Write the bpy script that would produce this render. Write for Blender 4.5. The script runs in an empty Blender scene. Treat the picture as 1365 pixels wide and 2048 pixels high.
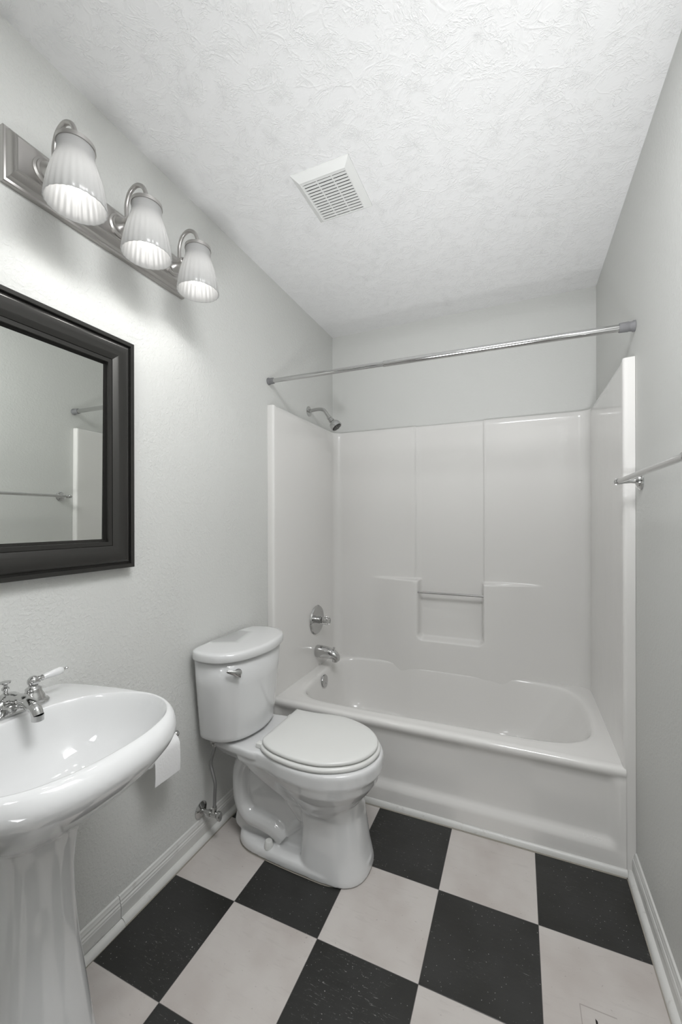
import bpy, bmesh, math, random
from mathutils import Vector, Matrix
random.seed(7)
PI = math.pi
S = bpy.context.scene
COL = S.collection

# ------------------------------------------------------------------ camera
YAW, PITCH, ROLL = 0.404914, 0.000289, -0.002113
c_, s_ = math.cos(YAW), math.sin(YAW)
r_ = Vector((c_, s_, 0)); f_ = Vector((-s_, c_, 0)); u_ = Vector((0, 0, 1))
f2 = f_*math.cos(PITCH) + u_*math.sin(PITCH); u2 = u_*math.cos(PITCH) - f_*math.sin(PITCH)
r3 = r_*math.cos(ROLL) + u2*math.sin(ROLL); u3 = u2*math.cos(ROLL) - r_*math.sin(ROLL)
cam_d = bpy.data.cameras.new('camera'); cam = bpy.data.objects.new('camera', cam_d); COL.objects.link(cam)
m = Matrix.Identity(4)
for i in range(3):
    m[i][0] = r3[i]; m[i][1] = u3[i]; m[i][2] = -f2[i]
m[0][3], m[1][3], m[2][3] = 1.14725, -0.78150, 1.25136
cam.matrix_world = m
cam_d.sensor_fit = 'HORIZONTAL'; cam_d.sensor_width = 36
cam_d.lens = 814.99*36/1365
cam_d.shift_x = -5.94/1365; cam_d.shift_y = 15.06/1365
cam_d.clip_start = 0.02
S.camera = cam
S.view_settings.view_transform = 'Standard'; S.view_settings.look = 'None'
S.view_settings.gamma = 1; S.view_settings.use_curve_mapping = False
S.view_settings.exposure = 0.44

# ------------------------------------------------------------------ light
BULB = 7.5
LAMP_W = 0.95         # light each bulb throws down through the mouth of its shade
#        # radiance of the three spiral bulbs
DOOR_FILL_W = 5.1        # added fill behind the camera, aimed up to brighten the ceiling
OVERHEAD_FILL_W = 16.0  # power of the added overhead fill
w = bpy.data.worlds.new('world'); S.world = w; w.use_nodes = True
w.node_tree.nodes['Background'].inputs[0].default_value = (0.9, 0.95, 1, 1)
w.node_tree.nodes['Background'].inputs[1].default_value = 0.0
def spot_in(name, loc, W, ang):
    l = bpy.data.lights.new(name, 'SPOT'); l.energy = W; l.spot_size = math.radians(ang); l.spot_blend = .7; l.shadow_soft_size = .02; l.color = (1.0, .99, .97)
    o = bpy.data.objects.new(name, l); COL.objects.link(o); o.location = loc; return o
def area(name, loc, rot, sx, sy, W, col=(1, 1, 1)):
    l = bpy.data.lights.new(name, 'AREA'); l.shape = 'RECTANGLE'; l.size = sx; l.size_y = sy
    l.energy = W; l.color = col
    o = bpy.data.objects.new(name, l); COL.objects.link(o); o.location = loc; o.rotation_euler = rot
    return o
dl = area('doorway_fill', (1.10, -1.08, 0.45), (math.radians(137), 0, math.radians(4)), 0.6, 0.5, DOOR_FILL_W, (0.975, 0.985, 1.0))  # unseen fill panel at the doorway, stands for no real source
area('added_hall_fill', (0.95, -1.75, 2.44), (0, 0, 0), 0.5, 0.5, 6.0, (0.98, 0.985, 1.0))  # added lamp in the unseen hall, lifts the low surfaces
dl.data.spread = math.radians(66)
area('added_overhead_fill', (1.23, -0.32, 2.455), (0, 0, 0), 0.5, 0.6, OVERHEAD_FILL_W, (0.98, 0.985, 1.0))  # added fill overhead, out of view, brightens surround, toilet and floor

# ------------------------------------------------------------------ room numbers
RW, YB, YF, RH = 1.524, 1.704, -1.05, 2.472
T = 0.3048; TX = 0.2871

# ------------------------------------------------------------------ materials
def mat(name, base=(.8, .8, .8), rough=.5, metal=0.0, spec=.5, coat=0.0, ior=None, trans=0):
    M = bpy.data.materials.new(name); M.use_nodes = True
    p = M.node_tree.nodes['Principled BSDF']
    p.inputs['Base Color'].default_value = (*base, 1)
    p.inputs['Roughness'].default_value = rough
    p.inputs['Metallic'].default_value = metal
    p.inputs['Specular IOR Level'].default_value = spec
    p.inputs['Coat Weight'].default_value = coat
    p.inputs['Coat Roughness'].default_value = .03
    p.inputs['Transmission Weight'].default_value = trans
    if ior: p.inputs['IOR'].default_value = ior
    return M
class NT:
    """tiny node helper"""
    def __init__(s, M): s.t = M.node_tree; s.p = s.t.nodes.get('Principled BSDF')
    def n(s, typ, **kw):
        k = s.t.nodes.new(typ)
        for a, b in kw.items():
            if a.startswith('i_'):
                k.inputs[int(a[2:]) if a[2:].isdigit() else a[2:].replace('_', ' ')].default_value = b
            else: setattr(k, a, b)
        return k
    def l(s, a, b): s.t.links.new(a, b)
    def math(s, op, a, b=None, c=None, clamp=False):
        k = s.t.nodes.new('ShaderNodeMath'); k.operation = op; k.use_clamp = clamp
        for i, v in enumerate((a, b, c)):
            if v is None: continue
            if isinstance(v, (int, float)): k.inputs[i].default_value = v
            else: s.l(v, k.inputs[i])
        return k.outputs[0]
    def vmath(s, op, a, b=None):
        k = s.t.nodes.new('ShaderNodeVectorMath'); k.operation = op; o_ = 1 if op in ('DISTANCE', 'LENGTH') else 0
        for i, v in enumerate((a, b)):
            if v is None: continue
            if isinstance(v, (tuple, list)): k.inputs[i].default_value = v
            else: s.l(v, k.inputs[i])
        return k.outputs[o_]
    def pos(s): return s.n('ShaderNodeNewGeometry').outputs['Position']
    def noise(s, vec, scale, detail=2, rough=.5, dist=0):
        k = s.n('ShaderNodeTexNoise'); k.inputs['Scale'].default_value = scale
        k.inputs['Detail'].default_value = detail; k.inputs['Roughness'].default_value = rough
        k.inputs['Distortion'].default_value = dist
        if vec is not None: s.l(vec, k.inputs['Vector'])
        return k.outputs['Fac']
    def ramp(s, v, a, b, va=0.0, vb=1.0):
        k = s.n('ShaderNodeMapRange'); k.interpolation_type = 'SMOOTHSTEP'
        s.l(v, k.inputs[0]); k.inputs[1].default_value = a; k.inputs[2].default_value = b
        k.inputs[3].default_value = va; k.inputs[4].default_value = vb
        return k.outputs[0]
    def mix(s, f, a, b):
        k = s.n('ShaderNodeMix', data_type='RGBA')
        for sock, v in ((k.inputs[0], f), (k.inputs[6], a), (k.inputs[7], b)):
            if isinstance(v, (int, float)): sock.default_value = v
            elif isinstance(v, (tuple, list)): sock.default_value = (*v, 1)
            else: s.l(v, sock)
        return k.outputs[2]
    def bump(s, h, strength=1, dist=.001, normal=None, to=True):
        k = s.n('ShaderNodeBump'); k.inputs['Strength'].default_value = strength; k.inputs['Distance'].default_value = dist
        s.l(h, k.inputs['Height'])
        if normal is not None: s.l(normal, k.inputs['Normal'])
        if to: s.l(k.outputs[0], s.p.inputs['Normal'])
        return k.outputs[0]

# wall paint, pale grey-green, orange peel
def wall_paint(name, amp):
    M = mat(name, (.655, .66, .64), .55, spec=.35); n = NT(M)
    p = n.pos()
    a = n.noise(p, 95, 3, .55, .6); b = n.noise(p, 260, 2, .5)
    big = n.noise(p, 5, 2)
    peel = n.ramp(a, .42, .66)
    h = n.math('ADD', n.math('MULTIPLY', peel, n.ramp(big, .3, .7, .45, 1.0)), n.math('MULTIPLY', b, .25))
    n.bump(h, .8, amp)
    return M
M_wall = wall_paint('paint_grey_textured', .0009)
M_wall2 = wall_paint('paint_grey_smooth', .0004)

# ceiling: stomped plaster, radiating ridges
M_ceil = mat('plaster_white_stomped', (.82, .82, .82), .7, spec=.2)
n = NT(M_ceil); p = n.pos()
warp = n.n('ShaderNodeTexNoise'); warp.inputs['Scale'].default_value = 7; warp.inputs['Detail'].default_value = 3
n.l(p, warp.inputs['Vector'])
wv = n.vmath('MULTIPLY', n.vmath('SUBTRACT', warp.outputs['Color'], (.5, .5, .5)), (.09, .09, 0))
q = n.vmath('MULTIPLY', n.vmath('ADD', p, wv), (1, 1, 0))
def stomp(scale, freq, off):
    v = n.n('ShaderNodeTexVoronoi', voronoi_dimensions='2D'); v.inputs['Scale'].default_value = scale
    qq = n.vmath('ADD', q, (off, off*1.7, 0))
    n.l(qq, v.inputs['Vector'])
    d = n.vmath('SUBTRACT', n.vmath('MULTIPLY', qq, (1, 1, 1)), v.outputs['Position'])
    sx = n.n('ShaderNodeSeparateXYZ'); n.l(d, sx.inputs[0])
    ang = n.math('ARCTAN2', sx.outputs[1], sx.outputs[0])
    cmb = n.n('ShaderNodeCombineXYZ'); n.l(n.math('MULTIPLY', ang, freq), cmb.inputs[0])
    n.l(n.math('MULTIPLY', v.outputs['Distance'], 7.0), cmb.inputs[1])
    sc = n.n('ShaderNodeSeparateColor'); n.l(v.outputs['Color'], sc.inputs[0])
    n.l(n.math('MULTIPLY', sc.outputs[0], 40), cmb.inputs[2])
    nz = n.noise(cmb.outputs[0], 1.0, 2, .5, .35)
    ridge = n.math('SUBTRACT', 1.0, n.math('MULTIPLY', n.math('ABSOLUTE', n.math('SUBTRACT', nz, .5)), 14.0), clamp=True)
    ridge = n.math('MULTIPLY', ridge, n.ramp(n.noise(q, 22, 2), .35, .6))
    v2 = n.n('ShaderNodeTexVoronoi', voronoi_dimensions='2D', feature='DISTANCE_TO_EDGE'); v2.inputs['Scale'].default_value = scale
    n.l(qq, v2.inputs['Vector'])
    edge = n.math('SUBTRACT', 1.0, n.math('MULTIPLY', v2.outputs['Distance'], 26), clamp=True)
    edge = n.math('MULTIPLY', edge, n.ramp(n.noise(q, 14, 2), .42, .6))
    return n.math('MAXIMUM', ridge, edge)
h = n.math('ADD', stomp(7.0, 3.2, 0.0), n.math('MULTIPLY', stomp(13.0, 2.4, 3.3), .6))
h = n.math('ADD', h, n.math('MULTIPLY', n.noise(p, 120, 3), .28))
n.bump(h, .52, .0016)

# vinyl checker floor
M_floor = mat('vinyl_checker', (.5, .5, .5), .35, spec=.4)
n = NT(M_floor); p = n.pos(); sx = n.n('ShaderNodeSeparateXYZ'); n.l(p, sx.inputs[0])
tx = n.math('DIVIDE', n.math('SUBTRACT', sx.outputs[0], TX), T); ty = n.math('DIVIDE', sx.outputs[1], T)
ix = n.math('FLOOR', tx); iy = n.math('FLOOR', ty)
par = n.math('ABSOLUTE', n.math('MODULO', n.math('ADD', ix, n.math('ADD', iy, 40)), 2.0))   # 1 = dark
fx = n.math('ABSOLUTE', n.math('SUBTRACT', n.math('FRACT', n.math('ADD', tx, 40)), .5))
fy = n.math('ABSOLUTE', n.math('SUBTRACT', n.math('FRACT', n.math('ADD', ty, 40)), .5))
seam = n.ramp(n.math('MAXIMUM', fx, fy), .4955, .499)
idv = n.n('ShaderNodeCombineXYZ'); n.l(ix, idv.inputs[0]); n.l(iy, idv.inputs[1])
wn = n.n('ShaderNodeTexWhiteNoise', noise_dimensions='3D'); n.l(idv.outputs[0], wn.inputs['Vector'])
# grain along x, offset per tile
str_ = n.vmath('ADD', n.vmath('MULTIPLY', p, (1, 5.5, 1)), n.vmath('MULTIPLY', wn.outputs['Color'], (9, 9, 9)))
grain = n.noise(str_, 16, 5, .6, .5)
cloud = n.noise(p, 4.5, 3, .55)
white = n.mix(n.ramp(cloud, .35, .72), (.56, .53, .505), (.475, .435, .41))
white = n.mix(n.math('MULTIPLY', n.ramp(grain, .56, .70), .25), white, (.40, .37, .35))
white = n.mix(n.math('MULTIPLY', n.ramp(n.noise(p, 90, 2), .70, .76), .5), white, (.28, .25, .24))
black = n.mix(n.ramp(cloud, .3, .7), (.022, .022, .020), (.032, .032, .031))
spk = n.ramp(n.noise(p, 190, 1, .4), .738, .765)
def blob(x, y, r0, r1):
    return n.ramp(n.vmath('DISTANCE', n.vmath('MULTIPLY', p, (1, 1, 0)), (x, y, 0)), r1, r0)
patch = n.math('MAXIMUM', n.ramp(n.noise(p, 5.5, 2), .56, .70), n.math('MAXIMUM', blob(.72, .20, .05, .17), n.math('MULTIPLY', blob(.22, .10, .02, .15), .6)))
scr = n.math('MULTIPLY', n.ramp(n.noise(str_, 46, 5, .72, 1.0), .61, .67), patch)
black = n.mix(n.math('MULTIPLY', n.math('MAXIMUM', scr, spk), .75), black, (.42, .42, .39))
colr = n.mix(par, white, black)
# narrow dark sliver beside a cut patch outline
def bandbox(x0, x1, y0, y1, slope=0):
    a = n.math('GREATER_THAN', sx.outputs[0], x0); b_ = n.math('LESS_THAN', sx.outputs[0], x1)
    yy = n.math('SUBTRACT', sx.outputs[1], n.math('MULTIPLY', n.math('SUBTRACT', sx.outputs[0], x0), slope))
    c = n.math('GREATER_THAN', yy, y0); d_ = n.math('LESS_THAN', yy, y1)
    return n.math('MULTIPLY', n.math('MULTIPLY', a, b_), n.math('MULTIPLY', c, d_))
outl = n.math('MAXIMUM', bandbox(1.290, 1.372, .4235, .4265), bandbox(1.289, 1.2915, .36, .426))
colr = n.mix(n.math('MULTIPLY', outl, .45), colr, (.20, .17, .15))
colr = n.mix(bandbox(1.3215, 1.3262, .380, .4045, -1.0), colr, (.004, .003, .003))
colr = n.mix(n.math('MULTIPLY', seam, .75), colr, (.10, .095, .09))
n.l(colr, n.p.inputs['Base Color'])
n.l(n.ramp(grain, .3, .7, .30, .45), n.p.inputs['Roughness'])
hh = n.math('SUBTRACT', n.math('ADD', n.math('MULTIPLY', grain, .6), n.math('MULTIPLY', n.noise(p, 130, 2), .4)), n.math('MULTIPLY', seam, 1.2))
n.bump(hh, .5, .0009)

M_trim = mat('paint_white_trim', (.66, .66, .64), .35)
n = NT(M_trim); p = n.pos(); d = n.ramp(n.noise(p, 28, 4, .6), .58, .72)
n.l(n.mix(n.math('MULTIPLY', d, .35), (.66, .66, .64), (.40, .38, .36)), n.p.inputs['Base Color'])
n.bump(n.noise(p, 60, 3), .3, .0006)
M_fib = mat('fibreglass_white', (.77, .76, .74), .12, spec=.5, coat=.25)
n = NT(M_fib); n.bump(n.noise(n.pos(), 7, 2, .5), .25, .003)
M_por = mat('porcelain_white', (.70, .705, .705), .06, spec=.55, coat=.5)
M_plast = mat('plastic_white', (.72, .725, .705), .28, spec=.45)
M_vent = mat('plastic_vent', (.74, .745, .73), .45)
M_chr = mat('chrome', (.56, .56, .555), .07, 1.0)
M_chr2 = mat('chrome_worn', (.50, .50, .49), .22, 1.0)
M_nick = mat('brushed_nickel', (.50, .485, .47), .32, 1.0)
n = NT(M_nick); n.bump(n.noise(n.vmath('MULTIPLY', n.pos(), (1, .05, 1)), 500, 2), .12, .0005)
M_rub = mat('rubber_grey', (.19, .19, .195), .6)
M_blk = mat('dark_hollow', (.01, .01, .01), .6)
M_frame = mat('pewter_black_frame', (.052, .051, .048), .27, .6)
n = NT(M_frame); n.bump(n.noise(n.vmath('MULTIPLY', n.pos(), (1, .12, 1)), 260, 2), .15, .0004)
M_mir = mat('mirror_silver', (.80, .82, .79), .0, 1.0)
M_acr = mat('acrylic_clear', (.95, .95, .95), .03, ior=1.47, trans=1.0)
M_paper = mat('tissue_paper', (.84, .84, .84), .9, spec=.1)
n = NT(M_paper); n.bump(n.noise(n.pos(), 160, 3), .6, .0012)
M_card = mat('cardboard_core', (.32, .26, .20), .9)
M_hose = mat('braided_steel_hose', (.32, .32, .32), .38, .9)
n = NT(M_hose)
wv_ = n.n('ShaderNodeTexWave', bands_direction='Z'); wv_.inputs['Scale'].default_value = 160; n.l(n.pos(), wv_.inputs['Vector'])
n.bump(wv_.outputs['Fac'], .6, .0006)
M_caulk = mat('old_caulk', (.30, .28, .24), .8)
# frosted glass
M_gls = bpy.data.materials.new('frosted_glass'); M_gls.use_nodes = True
n = NT(M_gls); n.t.nodes.remove(n.p)
tr = n.n('ShaderNodeBsdfTranslucent'); tr.inputs[0].default_value = (.75, .75, .745, 1)
df = n.n('ShaderNodeBsdfDiffuse'); df.inputs[0].default_value = (.48, .48, .475, 1)
gl = n.n('ShaderNodeBsdfGlossy'); gl.inputs[1].default_value = .25
m1 = n.n('ShaderNodeMixShader'); m1.inputs[0].default_value = .55; n.l(tr.outputs[0], m1.inputs[1]); n.l(df.outputs[0], m1.inputs[2])
m2 = n.n('ShaderNodeMixShader'); m2.inputs[0].default_value = .05; n.l(m1.outputs[0], m2.inputs[1]); n.l(gl.outputs[0], m2.inputs[2])
n.l(m2.outputs[0], n.t.nodes['Material Output'].inputs[0])
M_bulb = bpy.data.materials.new('lit_bulb_tube'); M_bulb.use_nodes = True
n = NT(M_bulb); n.t.nodes.remove(n.p)
em = n.n('ShaderNodeEmission'); em.inputs[0].default_value = (1.0, .985, .96, 1); em.inputs[1].default_value = BULB
n.l(em.outputs[0], n.t.nodes['Material Output'].inputs[0])

# ------------------------------------------------------------------ mesh helpers
class MB:
    def __init__(s): s.v = []; s.f = []; s.sharp = False
    def add(s, vs, fs):
        o = len(s.v); s.v += [tuple(v) for v in vs]; s.f += [tuple(i+o for i in f) for f in fs]; return s
    def box(s, a, b, bev=0.0):
        x0, y0, z0 = a; x1, y1, z1 = b
        if bev <= 0:
            vs = [(x, y, z) for x in (x0, x1) for y in (y0, y1) for z in (z0, z1)]
            return s.add(vs, [(0, 1, 3, 2), (4, 6, 7, 5), (0, 4, 5, 1), (2, 3, 7, 6), (0, 2, 6, 4), (1, 5, 7, 3)])
        bm = bmesh.new(); bmesh.ops.create_cube(bm, size=1)
        for v in bm.verts:
            v.co = Vector(((x0+x1)/2+v.co.x*(x1-x0), (y0+y1)/2+v.co.y*(y1-y0), (z0+z1)/2+v.co.z*(z1-z0)))
        bmesh.ops.bevel(bm, geom=bm.edges[:], offset=bev, segments=3, affect='EDGES', profile=.5)
        bm.verts.index_update()
        s.add([v.co for v in bm.verts], [[v.index for v in f.verts] for f in bm.faces]); bm.free(); return s
    def rings(s, rings, closed=True, cap0=False, cap1=False):
        n = len(rings[0]); vs = [v for r in rings for v in r]; fs = []
        for i in range(len(rings)-1):
            for j in range(n if closed else n-1):
                k = (j+1) % n
                fs.append((i*n+j, i*n+k, (i+1)*n+k, (i+1)*n+j))
        if cap0: fs.append(tuple(reversed(range(n))))
        if cap1: fs.append(tuple(range((len(rings)-1)*n, len(rings)*n)))
        return s.add(vs, fs)
    def lathe(s, prof, org=(0, 0, 0), axis=(0, 0, 1), n=32, cap0=True, cap1=True, flute=None):
        a = Vector(axis).normalized(); t = Vector((0, 1, 0)) if abs(a.y) < .9 else Vector((1, 0, 0))
        e1 = a.cross(t).normalized(); e2 = a.cross(e1); o = Vector(org); R = []
        for r, h in prof:
            ring = []
            for k in range(n):
                th = 2*PI*k/n; rr = r*(1+(flute(th, h) if flute else 0))
                ring.append(o+a*h+e1*(rr*math.cos(th))+e2*(rr*math.sin(th)))
            R.append(ring)
        return s.rings(R, True, cap0, cap1)
    def tube(s, pts, rad, n=12, cap=True):
        pts = [Vector(p) for p in pts]; R = []
        if not isinstance(rad, (list, tuple)): rad = [rad]*len(pts)
        tprev = None; e1 = None
        for i, p in enumerate(pts):
            t = (pts[min(i+1, len(pts)-1)]-pts[max(i-1, 0)]).normalized()
            if e1 is None:
                up = Vector((0, 0, 1)) if abs(t.z) < .9 else Vector((1, 0, 0)); e1 = t.cross(up).normalized()
            else:
                e1 = (e1 - t*e1.dot(t)).normalized()
            e2 = t.cross(e1)
            R.append([p+e1*(rad[i]*math.cos(2*PI*k/n))+e2*(rad[i]*math.sin(2*PI*k/n)) for k in range(n)])
        return s.rings(R, True, cap, cap)
    def sphere(s, c, r, sc=(1, 1, 1), n=20):
        R = []
        for i in range(1, n//2):
            ph = PI*i/(n//2)
            R.append([(c[0]+r*sc[0]*math.sin(ph)*math.cos(2*PI*k/n), c[1]+r*sc[1]*math.sin(ph)*math.sin(2*PI*k/n), c[2]+r*sc[2]*math.cos(ph)) for k in range(n)])
        return s.rings(R, True, True, True)
    def extrude(s, prof, fn, u0, u1, n=1):
        """closed 2-D profile [(a,b)] swept: fn(a,b,u)->xyz"""
        R = [[fn(a, b, u0+(u1-u0)*i/n) for a, b in prof] for i in range(n+1)]
        return s.rings(R, True, True, True)
    def build(s, name, material, parent=None, smooth=True, angle=35, fix=True):
        me = bpy.data.meshes.new(name); me.from_pydata([tuple(v) for v in s.v], [], s.f); me.validate()
        bm = bmesh.new(); bm.from_mesh(me)
        if fix:
            bmesh.ops.remove_doubles(bm, verts=bm.verts, dist=1e-6)
            bmesh.ops.recalc_face_normals(bm, faces=bm.faces)
        bm.to_mesh(me); bm.free()
        me.materials.append(material)
        o = bpy.data.objects.new(name, me); COL.objects.link(o)
        if smooth:
            for pl in me.polygons: pl.use_smooth = True
            if angle < 180: me.set_sharp_from_angle(angle=math.radians(angle))
        if parent is not None:
            o.parent = parent
            o.matrix_parent_inverse = parent.matrix_world.inverted() if False else Matrix.Translation(-Vector(parent_loc(parent)))
        return o
def parent_loc(o):
    l = Vector(o.location)
    while o.parent is not None:
        # children keep zero location and an inverse that cancels their parent's place
        l = Vector((0, 0, 0)) if o.type == 'MESH' else l
        o = o.parent
    return l
def thing(name, label, cat, loc=(0, 0, 0), group=None):
    o = bpy.data.objects.new(name, None); COL.objects.link(o); o.location = loc
    o.empty_display_size = .05
    o['label'] = label; o['category'] = cat
    if group: o['group'] = group
    return o
def tag(o, label, cat, group=None):
    o['label'] = label; o['category'] = cat
    if group: o['group'] = group
    return o
def struct(o, label=None):
    o['kind'] = 'structure'
    if label: o['label'] = label
    return o
def sstep(a, b, x):
    t = max(0.0, min(1.0, (x-a)/(b-a))); return t*t*(3-2*t)
def catmull(pts, closed=True, sub=6):
    P = [Vector(p) for p in pts]; n = len(P); out = []
    rng = n if closed else n-1
    for i in range(rng):
        if closed: a, b, c, d = P[(i-1) % n], P[i], P[(i+1) % n], P[(i+2) % n]
        else: a, b, c, d = P[max(i-1, 0)], P[i], P[i+1], P[min(i+2, n-1)]
        for k in range(sub):
            t = k/sub
            out.append(.5*((2*b)+(c-a)*t+(2*a-5*b+4*c-d)*t*t+(3*b-a-3*c+d)*t**3))
    if not closed: out.append(P[-1])
    return out
def resample(pts, n, closed=True):
    P = [Vector(p) for p in pts]
    if closed: P = P+[P[0]]
    L = [0]
    for i in range(len(P)-1): L.append(L[-1]+(P[i+1]-P[i]).length)
    out = []; j = 0; cnt = n if closed else n-1
    for k in range(n):
        s = L[-1]*k/cnt
        while j < len(L)-2 and L[j+1] < s: j += 1
        t = (s-L[j])/max(1e-9, L[j+1]-L[j]); out.append(P[j].lerp(P[j+1], min(1, t)))
    return out
def sym(half, yc):
    """half outline [(x, halfwidth)] from the back to the front -> closed ring of (x,y)"""
    a = [(x, yc-w) for x, w in half]; b = [(x, yc+w) for x, w in reversed(half) if w > 1e-6]
    return a+b

# ------------------------------------------------------------------ room shell
def quad_slab(name, a, b, material): return struct(MB().box(a, b).build(name, material, smooth=False))
HALL = -2.5
quad_slab('floor', (-.1, HALL-.1, -.1), (RW+.1, YB+.1, 0), M_floor)
quad_slab('ceiling', (-.1, HALL-.1, RH), (RW+.1, YB+.1, RH+.1), M_ceil)
quad_slab('wall_left', (-.1, HALL, 0), (0, YB, RH), M_wall)
quad_slab('wall_right', (RW, HALL, 0), (RW+.1, YB, RH), M_wall2)
quad_slab('wall_back', (-.1, YB, 0), (RW+.1, YB+.1, RH), M_wall2)
quad_slab('wall_hall', (-.1, HALL-.1, 0), (RW+.1, HALL, RH), M_wall2)
DX0, DX1, DH = .62, 1.42, 2.04
b = MB(); b.box((0, YF-.1, 0), (DX0, YF, RH)); b.box((DX1, YF-.1, 0), (RW, YF, RH)); b.box((DX0, YF-.1, DH), (DX1, YF, RH))
struct(b.build('wall_front', M_wall2, smooth=False))
b = MB(); b.box((DX0-.06, YF, 0), (DX0, YF+.014, DH+.06), .003); b.box((DX1, YF, 0), (DX1+.06, YF+.014, DH+.06), .003); b.box((DX0-.06, YF, DH), (DX1+.06, YF+.014, DH+.06), .003)
struct(b.build('trim_1', M_trim, smooth=False), 'white door casing around the doorway')

# baseboards: moulded profile (d = out from the wall, z)
BB = [(0, 0), (.013, 0), (.013, .052), (.0115, .056), (.0115, .060), (.0085, .064), (.0085, .070), (.006, .075), (.005, .081), (0, .084)]
def quarter(r=.017, h=.019, d0=.013):
    return [(d0, 0), (d0+r, 0)]+[(d0+r*math.cos(a*PI/12), h*math.sin(a*PI/12)) for a in range(1, 6)]+[(d0, h)]
yj = .106   # joint in the left baseboard
b = MB(); b.extrude(BB, lambda a, z, u: (a, u, z), YF, yj-.0008); b.extrude(BB, lambda a, z, u: (a, u, z), yj+.0008, .929)
struct(b.build('baseboard_left', M_trim, angle=20))
b = MB(); b.extrude(quarter(), lambda a, z, u: (a+.0025, u, z), YF, yj-.001); b.extrude(quarter(), lambda a, z, u: (a, u, z), yj+.001, .929)
struct(b.build('trim_2', M_trim, angle=30), 'white quarter round along the left baseboard')
b = MB(); b.extrude(BB, lambda a, z, u: (RW-a, u, z), YF, .929); struct(b.build('baseboard_right', M_trim, angle=20))
b = MB(); b.extrude(quarter(), lambda a, z, u: (RW-a, u, z), YF, .929)
struct(b.build('trim_3', M_trim, angle=30), 'white quarter round along the right baseboard')
b = MB(); b.extrude(quarter(.013, .021, 0), lambda a, z, u: (u, .9245-a, z), .028, RW-.028)
struct(b.build('trim_4', M_trim, angle=30), 'white quarter round along the foot of the bathtub')
b = MB(); b.box((.013, YF, .0002), (.0345, .929, .0014)); b.box((.03, .905, .0002), (RW-.03, .93, .0014)); b.box((RW-.0325, YF, .0002), (RW-.013, .929, .0014))
struct(b.build('trim_5', M_caulk, smooth=False), 'thin line of old caulk where trim meets floor')

# ------------------------------------------------------------------ bathtub and surround
tub = thing('bathtub', 'white one-piece fibreglass tub and shower surround filling the back of the room', 'bathtub', (RW/2, 1.3, 0))
XL, XR, YS, ZR, ZT = .037, RW-.037, 1.674, .371, 1.82
# path of the wall panels in plan, with inward normal
path = []; rc = .05
def addp(x, y, nx, ny): path.append((x, y, nx, ny))
addp(.0005, .9300, 0, -1); addp(.012, .9292, 0, -1); addp(.024, .9292, 0, -1)
for k in range(1, 7):
    a = k/6*PI/2; addp(XL-.011+.011*math.sin(a), .9402-.011*math.cos(a), math.sin(a), -math.cos(a))
for k in range(1, 30): addp(XL, .9402+(YS-rc-.9402)*k/30, 1, 0)
for k in range(0, 11):
    a = k/10*PI/2; addp(XL+rc-rc*math.cos(a), YS-rc+rc*math.sin(a), math.cos(a), -math.sin(a))
NB = 330
for k in range(1, NB): addp(XL+rc+(XR-XL-2*rc)*k/NB, YS, 0, -1)
for k in range(0, 11):
    a = k/10*PI/2; addp(XR-rc+rc*math.sin(a), YS-rc+rc*math.cos(a), -math.sin(a), -math.cos(a))
for k in range(1, 30): addp(XR, YS-rc-(YS-rc-.9402)*k/30, -1, 0)
for k in range(0, 7):
    a = k/6*PI/2; addp(XR+.011-.011*math.cos(a), .9402-.011*math.sin(a), -math.cos(a), -math.sin(a))
addp(RW-.012, .9292, 0, -1); addp(RW-.0005, .9300, 0, -1)
NX0, NX1, NZ0 = .597, .962, .545
def Bx(x): return .064*sstep(.27, .60, x)*(1-sstep(.955, 1.29, x))
def hoff(x, z):
    # lower bulge with shelf on top, middle panel and niche cut in
    zs = .888
    S_ = 1-sstep(zs-.006, zs+.008, z)
    h = Bx(x)*S_
    inx = sstep(NX0-.008, NX0+.008, x)*(1-sstep(NX1-.008, NX1+.008, x))
    rn = .030; qx = max(NX0+rn-x, x-NX1+rn, 0); qz = max(NZ0+rn-z, 0)
    inb = 1-sstep(-.009, .009, math.hypot(qx, qz)-rn) if (qx > 0 and qz > 0) else inx*sstep(NZ0-.009, NZ0+.009, z)
    if z < zs+.03:
        h = h*(1-inb)+(-.010)*inb
    else:
        h = -.010*inx
    mid = sstep(.570-.003, .570+.003, x)*(1-sstep(.965-.003, .965+.003, x))
    if z > zs-.02: h = h - .009*mid*(1-inx)*sstep(zs-.02, zs+.01, z)
    # rounded rib at the right of the middle panel
    h += .004*math.exp(-((x-.9685)/.004)**2)*sstep(zs, zs+.04, z)
    h += .0025*math.exp(-((x-.5665)/.003)**2)*sstep(zs, zs+.04, z)
    return h
zs_ = [0, .06, .12, .18, .24, .29, .33, .355]+[.37+.01*i for i in range(16)]+[.53+.0035*i for i in range(14)]+[.585+.015*i for i in range(19)]+[.862+.0035*i for i in range(16)]+[.925+.03*i for i in range(29)]+[1.79, 1.808, 1.816, 1.82]
zs_ = sorted(set(z for z in zs_ if z <= ZT))
R = []
for z in zs_:
    ring = []
    for (x, y, nx, ny) in path:
        h = 0
        if ny == -1 and abs(y-YS) < 1e-6: h = hoff(x, z)
        # widening cove in the corners low down
        top = .006*sstep(1.806, 1.82, z)
        fl = 0 if y < .945 else 1
        ring.append((x+nx*(h-top*fl), y+ny*(h-top*fl), z))
    R.append(ring)
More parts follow.
